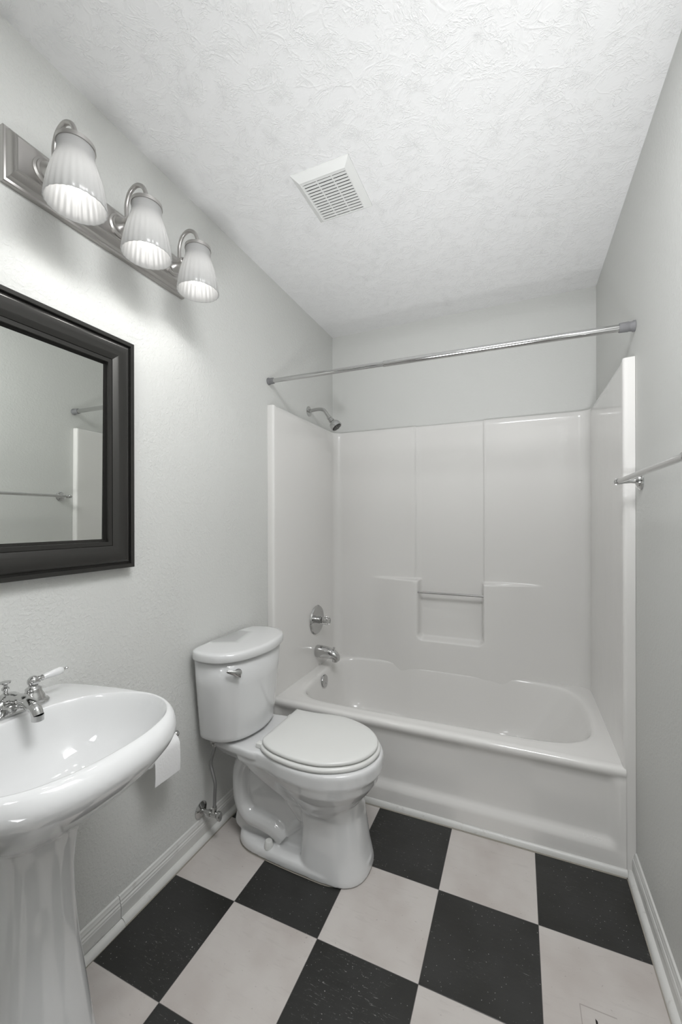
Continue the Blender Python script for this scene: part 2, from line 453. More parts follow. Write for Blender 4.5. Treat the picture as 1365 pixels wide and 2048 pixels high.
# top lip back to the wall
def outp(x, y):
    if y > YS-rc*1.01: return (min(max(x, .0005), RW-.0005) if XL+rc < x < XR-rc else (x*.4 if x < .5 else RW-(RW-x)*.4), YB-.0005)
    return (.0005 if x < .7 else RW-.0005, y)
R.append([(*outp(x, y), ZT+.0015) for (x, y, nx, ny) in path])
MB().rings(R, closed=False).build('surround_panel', M_fib, tub, angle=180, fix=True)

# rim and basin
op = [(.120, 1.100), (.170, 1.032), (.255, 1.002), (.42, .996), (.60, 1.000), (.80, 1.006), (1.0, 1.012), (1.18, 1.020), (1.29, 1.040), (1.375, 1.085),
      (1.425, 1.160), (1.440, 1.28), (1.436, 1.42), (1.415, 1.53), (1.355, 1.606), (1.26, 1.636), (1.16, 1.644), (1.09, 1.635), (1.0, 1.615), (.90, 1.610), (.78, 1.610), (.66, 1.610), (.56, 1.614),
      (.47, 1.636), (.38, 1.648), (.28, 1.646), (.18, 1.628), (.118, 1.585), (.100, 1.50), (.098, 1.38), (.102, 1.24)]
op = resample(catmull([(x, y, 0) for x, y in op], True, 8), 240)
cx, cy = .76, 1.31
def outrect(v, x0=XL-.001, x1=XR+.001, y0=.958, y1=YS+.002):
    d = Vector((v.x-cx, v.y-cy)); t = 1e9
    if d.x > 1e-6: t = min(t, (x1-cx)/d.x)
    if d.x < -1e-6: t = min(t, (x0-cx)/d.x)
    if d.y > 1e-6: t = min(t, (y1-cy)/d.y)
    if d.y < -1e-6: t = min(t, (y0-cy)/d.y)
    return Vector((cx+d.x*t, cy+d.y*t))
def inset(v, sL, sF, sR, sB):
    dx, dy = v.x-cx, v.y-cy
    fx = (dx/.66); fy = dy/.33
    return Vector((v.x-(sR*max(0, fx)**1.5 if fx > 0 else -sL*abs(fx)**1.5), v.y-(sB*max(0, fy)**1.5 if fy > 0 else -sF*abs(fy)**1.5)))
rr = []
outer = [outrect(v) for v in op]
for t, z in ((0, ZR), (.5, ZR), (.85, ZR-.0005)):
    rr.append([(*(outer[i].lerp(Vector((v.x, v.y)), t)), z) for i, v in enumerate(op)])
for (sL, sF, sR, sB, z) in ((0, 0, 0, 0, ZR-.0035), (.006, .006, .008, .002, ZR-.012), (.010, .012, .018, .005, ZR-.03), (.016, .02, .04, .012, .30), (.03, .032, .09, .022, .22), (.045, .045, .15, .035, .14),
                            (.06, .06, .19, .05, .095), (.085, .085, .225, .075, .068), (.13, .12, .27, .11, .056), (.25, .2, .38, .19, .052), (.5, .28, .55, .28, .050)):
    rr.append([(*inset(v, sL, sF, sR, sB), z) for v in op])
MB().rings(rr, True, False, True).build('basin', M_fib, tub, angle=180)
# apron: height field y(x,z)
prof = [(.980, ZR-.0007), (.9575, ZR-.0003), (.950, ZR-.0001), (.938, ZR-.0005), (.930, ZR-.003), (.9245, ZR-.009), (.9228, ZR-.018), (.9245, ZR-.028), (.930, ZR-.038), (.936, ZR-.05), (.939, ZR-.07), (.941, .24), (.943, .15), (.943, .118), (.9415, .108), (.937, .099), (.930, .086), (.9262, .077), (.925, .068), (.925, .03), (.925, 0)]
xs = [.030]+[.0375+.004*i for i in range(0, 11)]+[.08+(1.40-.08)*i/40 for i in range(41)]+[1.40+.004*i for i in range(1, 22)]+[RW-.0375, RW-.030]
xs = sorted(set(round(x, 5) for x in xs if x <= RW-.030))
R = []
for y, z in prof:
    row = []
    for x in xs:
        e = sstep(.04, .085, x)*(1-sstep(1.435, 1.480, x))
        yy = y if z > .33 else (.9262+(y-.9262)*e if y > .9262 else y)
        row.append((x, yy, z))
    R.append(row)
ap = MB().rings(R, closed=False); ap = ap.build('apron', M_fib, tub, angle=180)
# embossed maker's word on the apron's sloping band
def text_mesh(name, body, size, ext, mat_, parent, M4):
    cu = bpy.data.curves.new(name, 'FONT'); cu.body = body; cu.size = size; cu.extrude = ext; cu.bevel_depth = ext*.3
    cu.align_x = 'CENTER'; cu.align_y = 'CENTER'; cu.resolution_u = 3
    t = bpy.data.objects.new(name, cu); COL.objects.link(t)
    me = bpy.data.meshes.new_from_object(t); bpy.data.objects.remove(t); bpy.data.curves.remove(cu)
    me.transform(M4); me.materials.append(mat_); me.name = name
    o = bpy.data.objects.new(name, me); COL.objects.link(o); o.parent = parent
    o.matrix_parent_inverse = Matrix.Translation(-Vector(parent_loc(parent))); return o
text_mesh('embossed_word', 'LASCO', .017, .0006, M_fib, ap, Matrix.Translation((1.392, .9345, .0935)) @ Matrix.Rotation(math.radians(60), 4, 'X') @ Matrix.Scale(1.15, 4, (1, 0, 0)))
# drain
MB().lathe([(.030, 0), (.030, .002), (.022, .003), (.020, .001), (.002, .0005)], (.27, 1.31, .0505), n=28).build('drain', M_chr, tub)
# grab bar across the niche
gb = MB().tube([(.583, 1.628, .818), (.975, 1.628, .818)], .0065, 16).build('washcloth_bar', M_chr2)
tag(gb, 'thin chrome bar across the recessed niche of the white surround', 'bar')
# overflow plate
o = thing('overflow_plate', 'round chrome overflow plate inside the left end of the tub', 'drain cover', (.112, 1.333, .322))
MB().lathe([(.034, 0), (.036, .003), (.034, .008), (.028, .0105), (.0, .012)], (.1145, 1.333, .322), (1, 0, .10), 36).build('plate', M_chr, o)
MB().sphere((.128, 1.333, .312), .003).build('screw', M_chr2, o)
# shower valve
yv = 1.387
o = thing('shower_valve', 'round chrome mixing valve with clear acrylic knob on the surround', 'shower valve', (.037, yv, .656))
MB().lathe([(.084, 0), (.086, .003), (.081, .010), (.068, .012), (.064, .0105), (.035, .011), (.021, .012), (.021, .034), (.018, .036), (.012, .037), (.0, .038)], (.0375, yv, .656), (1, 0, 0), 48).build('escutcheon', M_chr, o)
MB().lathe([(.012, .036), (.021, .040), (.027, .052), (.0285, .066), (.024, .080), (.016, .088), (.0, .090)], (.0375, yv, .656), (1, 0, 0), 8).build('knob', M_acr, o, angle=20)
MB().lathe([(.008, .034), (.010, .05), (.010, .066), (.006, .070), (0, .071)], (.0375, yv, .656), (1, 0, 0), 16).build('stem', M_chr2, o)
# tub spout
o = thing('tub_spout', 'chrome tub spout with a diverter knob above the overflow plate', 'spout', (.037, 1.390, .468))
R = []
for (x, zc, hh_, ww) in ((.0375, .469, .034, .030), (.042, .469, .036, .032), (.07, .469, .036, .032), (.10, .4685, .0345, .031), (.13, .465, .032, .0295), (.155, .459, .029, .0275), (.172, .451, .025, .0235), (.182, .443, .0175, .019), (.185, .437, .007, .009)):
    R.append([(x, 1.390+ww*math.cos(2*PI*k/24)*(1 if abs(math.cos(2*PI*k/24)) < .9 else .99), zc+hh_*math.sin(2*PI*k/24)) for k in range(24)])
b = MB(); b.rings(R, True, True, True); b.lathe([(.0165, 0), (.0175, .02), (.0175, .028)], (.158, 1.390, .420), n=20); b.build('spout_body', M_chr, o, angle=50)
MB().lathe([(.0035, 0), (.0035, .010), (.006, .012), (.006, .018), (.003, .020)], (.152, 1.390, .485), n=16).build('diverter_knob', M_chr, o)
# shower head
o = thing('shower_head', 'chrome shower head on a bent arm above the left surround panel', 'shower head', (0, 1.366, 1.896))
MB().lathe([(.030, .0003), (.030, .003), (.022, .006), (.012, .0075), (.0, .008)], (0, 1.366, 1.896), (1, .0, 0), 32).build('flange', M_chr2, o)
pts = catmull([(.004, 1.366, 1.896), (.035, 1.366, 1.900), (.07, 1.366, 1.901), (.10, 1.366, 1.893), (.120, 1.366, 1.868), (.134, 1.366, 1.846)], False, 6)
MB().tube(pts, .0098, 16).build('arm', M_chr2, o)
hd = Vector((.62, .0, -.785)).normalized(); hp = Vector((.132, 1.366, 1.849))
MB().lathe([(.0125, 0), (.0135, .003), (.0135, .012), (.0105, .014), (.0105, .018), (.0150, .020), (.0165, .026), (.0165, .036), (.012, .039)], hp, hd, 24).build('collar', M_chr2, o)
hd2 = Vector((.62, .05, -.78)).normalized(); hp2 = hp+hd*.036
MB().lathe([(.012, 0), (.020, .005), (.028, .013), (.033, .024), (.0345, .034), (.0345, .044), (.033, .046), (.031, .044)], hp2, hd2, 32, True, True).build('bell', M_chr, o)
b = MB(); b.lathe([(.0285, .0445), (.0285, .0452), (.0, .047)], hp2, hd2, 32); fc = b.build('spray_face', M_blk, o)
e1 = hd2.cross(Vector((0, 1, 0))).normalized(); e2 = hd2.cross(e1)
b = MB()
for r0, nn in ((.006, 5), (.0135, 9), (.021, 14)):
    for k in range(nn):
        a = 2*PI*k/nn; c0 = hp2+hd2*.0455+e1*(r0*math.cos(a))+e2*(r0*math.sin(a))
        b.lathe([(.0022, 0), (.0022, .002), (.0012, .003)], c0, hd2, 8)
b.build('nozzles', M_chr2, fc)

# ------------------------------------------------------------------ curtain rod
A = Vector((.0005, .940, 1.942)); B = Vector((RW-.0005, .932, 1.928)); ax = (B-A).normalized(); L = (B-A).length
o = thing('shower_curtain_rod', 'long chrome tension shower curtain rod spanning wall to wall', 'curtain rod', A)
MB().lathe([(.0108, .015), (.0108, .62)], A, ax, 24).build('inner_tube', M_chr, o)
MB().lathe([(.0115, .600), (.0135, .601), (.0135, .606), (.0130, .608), (.0130, L-.02)], A, ax, 24).build('outer_tube', M_chr, o)
MB().lathe([(.0175, 0), (.0175, .005), (.0150, .008), (.0140, .012), (.0140, .016), (.0150, .017), (.0145, .030), (.0128, .032)], A, ax, 28).build('end_cap', M_rub, o)
MB().lathe([(.0195, 0), (.0195, .005), (.0172, .009), (.0165, .014), (.0165, .018), (.0175, .020), (.0165, .046), (.0145, .048)], B, -ax, 28).build('end_cap', M_rub, o)

# ------------------------------------------------------------------ towel bar
o = thing('towel_bar', 'chrome towel bar on the right wall with a round flange at its far end', 'towel bar', (RW, .55, 1.378))
MB().tube([(1.460, .235, 1.379), (1.460, .868, 1.379)], .0082, 20).build('rail', M_chr, o)
for yy in (.248, .855):
    b = MB(); b.lathe([(.031, .0004), (.031, .004), (.028, .007), (.024, .008), (.023, .012), (.016, .015), (.009, .018), (.0075, .03), (.0085, .05), (.0105, .056), (.0105, .07), (.006, .0745)], (RW, yy, 1.379), (-1, 0, 0), 36)
    b.build('mounting_post', M_chr, o)
for yy, sg in ((.235, -1), (.866, 1)):
    MB().lathe([(.0085, 0), (.0115, .001), (.0120, .004), (.0085, .007), (.0098, .012), (.006, .0165), (0, .018)], (1.460, yy, 1.379), (0, sg, 0), 24).build('finial', M_chr, o)

# ------------------------------------------------------------------ exhaust vent
vx0, vx1, vy0, vy1 = .405, .628, .472, .716
o = thing('exhaust_vent', 'square white plastic exhaust fan grille set in the ceiling', 'vent', ((vx0+vx1)/2, (vy0+vy1)/2, RH))
ix0, ix1, iy0, iy1 = .432, .606, .500, .690
zf = RH-.021
R = []
for (d, z) in ((0, RH-.0003), (0, RH-.004), (.004, RH-.007), (.0235, zf-.0005), (.0265, zf)):
    R.append([(vx0+d, vy0+d, z), (vx1-d, vy0+d, z), (vx1-d, vy1-d, z), (vx0+d, vy1-d, z)])
R.append([(ix0, iy0, zf), (ix1, iy0, zf), (ix1, iy1, zf), (ix0, iy1, zf)])
R.append([(ix0, iy0, zf+.002), (ix1, iy0, zf+.002), (ix1, iy1, zf+.002), (ix0, iy1, zf+.002)])
MB().rings(R).build('cover', M_vent, o, smooth=False)
b = MB(); ns = 13; g0, g1 = iy0+.006, iy1-.008; st = (g1-g0)/ns
b.box((ix0, iy0, zf+.0005), (ix1, g0+.002, zf+.0018)); 
for i in range(ns+1):
    y0 = g0+i*st+.0050
    b.box((ix0, y0 if i else g0+.0050, zf+.0005), (ix1, (g0+(i+1)*st+.0008) if i < ns else iy1, zf+.0018))
for xx in (ix0+.0025, ix0+(ix1-ix0)/3, ix0+2*(ix1-ix0)/3, ix1-.0025): b.box((xx-.0022, iy0, zf+.0008), (xx+.0022, iy1, zf+.0022))
b.build('slats', M_vent, o, smooth=False)
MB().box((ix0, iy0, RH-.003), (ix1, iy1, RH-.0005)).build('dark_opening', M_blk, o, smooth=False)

# ------------------------------------------------------------------ mirror
MY1, MY0, MZ0, MZ1 = .142, -.642, 1.104, 1.806
o = thing('wall_mirror', 'rectangular mirror in a wide dark pewter frame on the left wall', 'mirror', (0, (MY0+MY1)/2, MZ0))
prof = [(0, .0005), (0, .030), (.0015, .0315), (.0115, .0315), (.0125, .030), (.0130, .022), (.0170, .022), (.0172, .0245)]
for k in range(0, 13):
    t = k/12; prof.append((.0175+.0525*t, .0245+.0105*math.sin(PI*(.08+.84*t**.8))-.0035*t))
prof += [(.0705, .0215), (.0715, .0225), (.0825, .0225), (.0830, .0215), (.0832, .010), (.0875, .010), (.0878, .0075), (.091, .0075), (.091, .0005)]
R = []
for d, h in prof:
    R.append([(h, MY0+d, MZ0+d), (h, MY1-d, MZ0+d), (h, MY1-d, MZ1-d), (h, MY0+d, MZ1-d)])
MB().rings(R).build('frame', M_frame, o, angle=25)
MX = lambda y, z: .0072+.0054*(z-(MZ0+MZ1)/2)+.0040*(y-(MY0+MY1)/2)
MB().add([(MX(MY0, MZ0), MY0+.09, MZ0+.09), (MX(MY1, MZ0), MY1-.09, MZ0+.09), (MX(MY1, MZ1), MY1-.09, MZ1-.09), (MX(MY0, MZ1), MY0+.09, MZ1-.09),
          (.0018, MY0+.09, MZ0+.09), (.0018, MY1-.09, MZ0+.09), (.0018, MY1-.09, MZ1-.09), (.0018, MY0+.09, MZ1-.09)],
         [(0, 1, 2, 3), (4, 7, 6, 5), (0, 4, 5, 1), (1, 5, 6, 2), (2, 6, 7, 3), (3, 7, 4, 0)]).build('glass', M_mir, o, smooth=False)

# ------------------------------------------------------------------ vanity light
VY = .082; SP = .206; VZ = 2.136
o = thing('vanity_light', 'three-lamp brushed nickel vanity light with fluted frosted glass shades above the mirror', 'wall lamp', (0, VY, VZ))
R = []
for d, h in ((0, .0005), (0, .012), (.002, .0145), (.008, .0155), (.010, .018), (.012, .026), (.020, .034), (.026, .0365), (.027, .040), (.029, .0415)):
    y0, y1, z0, z1 = VY-.288+d*.6, VY+.288-d*.6, VZ-.068+d, VZ+.068-d
    R.append([(h, y0, z0), (h, y1, z0), (h, y1, z1), (h, y0, z1)])
MB().rings(R, True, False, True).build('back_plate', M_nick, o, angle=25)
def flute(th, h):
    k = sstep(.045, .085, h)   # h measured down from the neck
    return .010*k*math.cos(26*th)
XS = .155
for i in range(3):
    ys = VY+(i-1)*SP
    arm = MB()
    arm.lathe([(.034, 0), (.034, .003), (.029, .006), (.028, .009), (.023, .010), (.021, .016), (.014, .024), (.012, .034), (.0155, .036), (.0155, .052), (.012, .056), (.0, .058)], (.0415, ys, VZ), (1, 0, 0), 32)
    pts = catmull([(.074, ys, 2.136), (.072, ys, 2.165), (.073, ys, 2.195), (.086, ys, 2.224), (.112, ys, 2.237), (.138, ys, 2.226), (.152, ys, 2.200), (XS, ys, 2.172)], False, 8)
    arm.tube(pts, .0062, 14)
    arm.build('arm', M_nick, o, angle=40)
    cup = MB(); cup.lathe([(.006, 2.182), (.015, 2.179), (.034, 2.174), (.042, 2.170), (.0425, 2.160), (.040, 2.160), (.038, 2.166), (.018, 2.168)], (XS, ys, 0), (0, 0, 1), 40)
    cup.lathe([(.016, 2.168), (.016, 2.128), (.020, 2.126), (.020, 2.108), (.012, 2.106)], (XS, ys, 0), (0, 0, 1), 24)
    cup.build('shade_holder', M_nick, o, angle=40)
    # glass: profile down from neck, outer then inner
    zt = 2.166
    outp_ = [(.0385, 0), (.0400, .006), (.0405, .016), (.0400, .026), (.0425, .036), (.0480, .052), (.0535, .070), (.0585, .090), (.0625, .110), (.0655, .130), (.0675, .146)]
    inn = [(r-.0026, h) for r, h in reversed(outp_)]
    pr = [(r, h) for r, h in outp_]+[(.0668, .1472), (.0656, .1472)]+inn
    MB().lathe(pr, (XS, ys, zt), (0, 0, -1), 192, False, False, flute).build('glass_shade', M_gls, o, angle=180)
    # spiral bulb
    hel = []
    turns = 3.0; nn = 78
    for k in range(nn+1):
        t = k/nn; a = 2*PI*turns*t; rr_ = .0175*(1 if t < .8 else 1-.55*((t-.8)/.2)**2)
        hel.append((XS+rr_*math.cos(a), ys+rr_*math.sin(a), 2.106-.061*t))
    bl = MB(); bl.tube(hel, .0066, 10)
    bulb = bl.build('spiral_bulb', M_bulb, o, angle=180)
    spot_in('lamp_light', (XS, ys, 2.036), LAMP_W, 132)

# ------------------------------------------------------------------ pedestal sink
YC = -.245
o = thing('pedestal_sink', 'white porcelain pedestal sink standing at the left wall under the mirror', 'sink', (.2, YC, 0))
outer = sym([(.001, 0), (.001, .08), (.003, .150), (.020, .175), (.080, .196), (.150, .212), (.230, .225), (.290, .226), (.350, .212), (.405, .186), (.445, .148), (.470, .100), (.483, .05), (.486, 0)], YC)
outer = [(x, y, 0) for x, y in outer]
N = 180
def ring_from(pts, n=N): return resample(catmull(pts, True, 8), n)
openg = sym([(.142, 0), (.144, .05), (.155, .100), (.185, .145), (.232, .180), (.290, .200), (.345, .196), (.390, .174), (.425, .135), (.445, .080), (.452, .03), (.4525, 0)], YC)
openg = [(x, y, 0) for x, y in openg]
def polar(pts, c, n=N):
    """sample a star-shaped outline at fixed angles round c"""
    P = catmull(pts, True, 12); out = []
    for k in range(n):
        a = 2*PI*k/n-PI; d = Vector((math.cos(a), math.sin(a))); best = None
        for i in range(len(P)):
            p0, p1 = P[i], P[(i+1) % len(P)]
            e = Vector((p1.x-p0.x, p1.y-p0.y)); w_ = Vector((p0.x-c[0], p0.y-c[1]))
            den = d.x*e.y-d.y*e.x
            if abs(den) < 1e-12: continue
            t = (w_.x*e.y-w_.y*e.x)/den; u = (w_.x*d.y-w_.y*d.x)/den
            if t > 0 and -1e-6 <= u <= 1+1e-6 and (best is None or t > best): best = t
        out.append((c[0]+d.x*best, c[1]+d.y*best))
    return out
CC = (.27, YC)
PO = polar(outer, CC); PI_ = polar(openg, CC)
def lerp2(a, b, t): return (a[0]+(b[0]-a[0])*t, a[1]+(b[1]-a[1])*t)
def towards(p, c, sx_, sy_): return (c[0]+(p[0]-c[0])*sx_, c[1]+(p[1]-c[1])*sy_)
ZS = .820
R = []
PC = (.200, YC)      # pedestal axis
def fade(p): return sstep(.0, .10, p[0])      # no roll at the wall side
under = [(.9, .62, .645), (.78, .50, .66), (.62, .34, .69), (.42, .20, .725), (.24, .09, .755), (.08, .02, .775)]
for s in under:
    f = 1-s[0]
    R.append([(*towards(p, PC, f+.0, f+.0), s[2]) for p in PO])
R[0] = [(*towards(p, PC, .27, .32), .600) for p in PO]
R[1] = [(*towards(p, PC, .38, .44), .620) for p in PO]
R[2] = [(*towards(p, PC, .55, .61), .655) for p in PO]
R[3] = [(*towards(p, PC, .75, .79), .700) for p in PO]
R[4] = [(*towards(p, PC, .90, .915), .741) for p in PO]
R[5] = [(*towards(p, PC, .97, .978), .765) for p in PO]
R.append([(*p, .782) for p in PO]); R.append([(*p, .794) for p in PO])
for t, z in ((.10, .803), (.25, .811), (.45, .8165), (.70, .8195), (.86, ZS), (.95, ZS)):
    # on the deck side the band is wide, so the roll is kept short there
    ring = []
    for p, q_ in zip(PO, PI_):
        d = math.dist(p, q_); k = min(1, .035/max(d, 1e-6))
        tt = t*k if t < .86 else 1-(1-t)*k
        ring.append((*lerp2(p, q_, tt), z))
    R.append(ring)
BC = (.30, YC)
for sx_, z in ((1.0, ZS-.0022), (.985, ZS-.007), (.965, ZS-.016), (.93, ZS-.035), (.88, ZS-.062), (.80, ZS-.092), (.66, ZS-.118), (.48, ZS-.134), (.28, ZS-.142), (.10, ZS-.145)):
    R.append([(*towards(q_, BC, sx_, sx_), z) for q_ in PI_])
MB().rings(R, True, True, True).build('washbasin', M_por, o, angle=180)
# pedestal: rounded D section with soft facets
def ped_ring(rx, ry, z, cxp):
    out = []
    for k in range(96):
        a = 2*PI*k/96; ca, sa = math.cos(a), math.sin(a)
        e = 2.7 if ca < 0 else 2.3
        rr_ = (abs(ca)**e+abs(sa)**e)**(-1/e)
        fac = 1+.010*math.cos(8*a)
        out.append((cxp+rx*rr_*ca*fac, YC+ry*rr_*sa*fac, z))
    return out
R = []
for z, rx, ry in ((0, .136, .130), (.012, .137, .131), (.02, .132, .126), (.06, .125, .119), (.14, .112, .107), (.24, .098, .094), (.34, .086, .082), (.44, .079, .074), (.50, .078, .073), (.56, .083, .079), (.60, .093, .090), (.64, .110, .104)):
    R.append(ped_ring(rx, ry, z, .185))
MB().rings(R, True, True, True).build('pedestal', M_por, o, angle=180)
MB().lathe([(.021, 0), (.021, .0015), (.014, .002), (.012, -.001), (0, -.001)], (.30, YC, ZS-.1448), n=24).build('drain', M_chr, o)

# ------------------------------------------------------------------ faucet
fxp, fy, fz = .092, -.237, ZS+.0005
o = thing('sink_faucet', 'chrome two-handle faucet with white porcelain levers on the pedestal sink', 'faucet', (fxp, fy, fz))
def oblong(hx, hy, z, n=48):
    out = []
    for k in range(n):
        a = 2*PI*k/n; x = hx*math.cos(a); y = hx*math.sin(a)
        out.append((fxp+x, fy+y+(hy-hx if math.sin(a) > 0 else -(hy-hx)), z))
    return out
b = MB(); b.rings([oblong(.030, .082, fz), oblong(.0305, .083, fz+.003), oblong(.029, .081, fz+.006), oblong(.024, .073, fz+.010), oblong(.020, .066, fz+.014), oblong(.012, .055, fz+.016)], True, True, True)
b.build('base_plate', M_chr, o, angle=60)
# centre body and spout
sp = MB()
sp.lathe([(.026, .010), (.023, .018), (.019, .026), (.0175, .034), (.015, .040), (.0, .042)], (fxp, fy, fz), n=28)
pts = catmull([(fxp-.005, fy, fz+.022), (fxp+.03, fy, fz+.032), (fxp+.065, fy, fz+.034), (fxp+.095, fy, fz+.026), (fxp+.105, fy, fz+.012)], False, 6)
sp.tube(pts, [.0165]*6+[.0145]*6+[.0125]*6+[.0115]*7, 18)
sp.lathe([(.0115, 0), (.0115, .012)], (fxp+.1055, fy, fz+.002), n=18)
for sg in (-1, 1):
    pts = catmull([(fxp, fy, fz+.026), (fxp, fy+sg*.022, fz+.018), (fxp, fy+sg*.040, fz+.016)], False, 6); sp.tube(pts, [.014-.004*i/12 for i in range(len(pts))], 14)
sp.build('spout', M_chr, o, angle=60)
MB().lathe([(.0045, .030), (.0045, .046), (.0075, .048), (.0075, .052), (.0040, .055), (.0040, .059), (.010, .063), (.0105, .066), (.004, .067)], (fxp-.012, fy, fz), n=20).build('lift_knob', M_chr, o)
for sg in (-1, 1):
    yh = fy+sg*.051
    hb = MB(); hb.lathe([(.0255, .004), (.0245, .010), (.0215, .018), (.0175, .026), (.0160, .030), (.0165, .034), (.0145, .036), (.0095, .039), (.0095, .042)], (fxp, yh, fz), n=28)
    hb.sphere((fxp, yh, fz+.051), .0125)
    hbo = hb.build('handle', M_chr, o, angle=60)
    d = Vector((.10, sg*1.0, .10)).normalized(); c0 = Vector((fxp, yh, fz+.0515))
    MB().lathe([(.0045, .020), (.0065, .021), (.0072, .028), (.0088, .045), (.0092, .055), (.0082, .062), (.0045, .066), (.0, .067)], c0, d, 24).build('porcelain_lever', M_por, hbo)
    MB().lathe([(.0055, .008), (.0075, .012), (.0058, .015), (.0072, .019), (.0062, .0215)], c0, d, 20).build('chrome_collar', M_chr, hbo)
    cl = MB(); cl.lathe([(.0032, .066), (.0025, .069), (.0035, .071), (.0038, .0735), (.002, .0765)], c0, d, 14)
    cl.build('chrome_tip', M_chr, hbo)

# ------------------------------------------------------------------ toilet
YT = .590
toi = thing('toilet', 'white two-piece toilet with closed lid standing between sink and tub', 'toilet', (.35, YT, 0))
bw = MB(); NT_ = 96
def pl(half, z, yc=YT): return [(v.x, v.y, z) for v in resample(catmull([(x, y, 0) for x, y in sym(half, yc)], True, 8), NT_)]
def sc_half(half, k, xa, xb, x0, x1):
    return [((x-x0)/(x1-x0)*(xb-xa)+xa, w_*k) for x, w_ in half]
rim = [(.175, 0), (.175, .10), (.18, .135), (.215, .140), (.26, .142), (.32, .152), (.39, .172), (.47, .181), (.55, .173), (.615, .148), (.662, .108), (.690, .060), (.700, .015), (.7005, 0)]
def al(z): return z
levels = [(.4135, .985, .180, .694), (.4165, .965, .185, .690)]
R = []
R.append(pl(sc_half(rim, .60, .37, .600, .175, .7005), .215))
R.append(pl(sc_half(rim, .66, .345, .612, .175, .7005), .236))
R.append(pl(sc_half(rim, .76, .315, .636, .175, .7005), .262))
R.append(pl(sc_half(rim, .87, .275, .664, .175, .7005), .295))
R.append(pl(sc_half(rim, .945, .235, .685, .175, .7005), .325))
R.append(pl(sc_half(rim, .975, .205, .693, .175, .7005), .350))
R.append(pl(sc_half(rim, 1.0, .175, .7005, .175, .7005), .362))
R.append(pl(sc_half(rim, 1.0, .175, .7005, .175, .7005), .398))
R.append(pl(sc_half(rim, .985, .18, .696, .175, .7005), .4065))
R.append(pl(sc_half(rim, .955, .19, .686, .175, .7005), .4095))
bw.rings(R, True, True, True)
# deck below the tank
b2 = bw
dk = [(.030, 0), (.030, .09), (.04, .115), (.12, .132), (.19, .142), (.27, .146), (.33, .10), (.34, 0)]
b2.rings([pl([(x*.9+.03, w_*.72) for x, w_ in dk], .335), pl([(x, w_*.93) for x, w_ in dk], .372), pl(dk, .384), pl(dk, .402), pl([(x+.002, w_*.975) for x, w_ in dk], .4095)], True, True, True)
# front column
def colr(xa, xb, hw, z, e=3.2):
    out = []
    for k in range(NT_):
        a = 2*PI*k/NT_; ca, sa = math.cos(a), math.sin(a); ee = 2.5 if ca > 0 else 5
        rr_ = (abs(ca)**ee+abs(sa)**ee)**(-1/ee)
        out.append(((xa+xb)/2+(xb-xa)/2*rr_*ca, YT+hw*rr_*sa, z))
    return out
bw.rings([colr(.415, .662, .118, .001), colr(.415, .661, .117, .02), colr(.418, .648, .108, .08), colr(.420, .638, .100, .15), colr(.415, .630, .098, .20), colr(.39, .628, .108, .25)], True, True, True)
# base flange
base = [(.132, 0), (.134, .04), (.150, .075), (.20, .100), (.28, .110), (.36, .115), (.45, .118), (.55, .116), (.62, .085), (.655, .035), (.66, 0)]
bw.rings([pl(base, .001), pl(base, .022), pl([(x, w_*.95) for x, w_ in base], .034), pl([(x, w_*.80) for x, w_ in base], .042)], True, True, True)
# trapway slab (profile in x,z) and its tubular outline
slab = [(.135, .03), (.118, .12), (.110, .20), (.112, .27), (.130, .33), (.17, .38), (.30, .38), (.42, .33), (.46, .22), (.46, .03)]
slabr = resample(catmull([(x, 0, z) for x, z in slab], True, 6), 80)
bw.rings([[(v.x, YT+dy, v.z) for v in slabr] for dy in (-.052, .052)], True, True, True)
for sg in (-1, 1):
    loop = catmull([(.425, YT+sg*.045, .165), (.365, YT+sg*.052, .235), (.30, YT+sg*.055, .300), (.235, YT+sg*.055, .345), (.175, YT+sg*.052, .335), (.142, YT+sg*.05, .285),
                    (.136, YT+sg*.05, .215), (.148, YT+sg*.05, .145), (.185, YT+sg*.052, .105), (.245, YT+sg*.054, .098), (.30, YT+sg*.054, .085), (.335, YT+sg*.05, .058)], False, 6)
    bw.tube(loop, .034, 14)
    loop = catmull([(.43, YT+sg*.04, .150), (.385, YT+sg*.045, .115), (.34, YT+sg*.045, .075)], False, 5)
    bw.tube(loop, [.020]*len(loop), 12)
bowl = bw.build('bowl', M_por, toi, angle=180)
md = bowl.modifiers.new('remesh', 'REMESH'); md.mode = 'VOXEL'; md.voxel_size = .0036; md.use_smooth_shade = True
md = bowl.modifiers.new('smooth', 'SMOOTH'); md.factor = .6; md.iterations = 9
# bolt caps
for sg in (-1, 1):
    MB().lathe([(.017, 0), (.0165, .012), (.0135, .022), (.012, .0245), (.0, .026)], (.291, YT+sg*.090, .036), n=24).build('bolt_cap', M_plast, toi)
# tank
tk = [(.016, 0), (.016, .08), (.0165, .150), (.022, .189), (.050, .2075), (.085, .213), (.125, .212), (.162, .200), (.200, .165), (.225, .118), (.240, .06), (.2455, .015), (.246, 0)]
def tring(k, kx, z, x0=.016): return [(x0+(v[0]-x0)*kx, YT-.003+(v[1]-YT+.003)*k, z) for v in pl(tk, z, YT-.003)]
R = [tring(.72, .80, .421), tring(.762, .835, .4225), tring(.785, .852, .428), tring(.795, .858, .44), tring(.845, .885, .53), tring(.90, .915, .63), tring(.945, .94, .735)]
tank = MB().rings(R, True, True, True).build('tank', M_por, toi, angle=180)
R = [tring(.96, .955, .7325), tring(.995, .99, .7335), tring(1.0, 1.0, .738), tring(1.0, 1.0, .752), tring(.992, .993, .7595), tring(.975, .978, .764), tring(.90, .92, .7655), tring(.5, .6, .767)]
MB().rings(R, True, True, True).build('tank_lid', M_por, toi, angle=180)
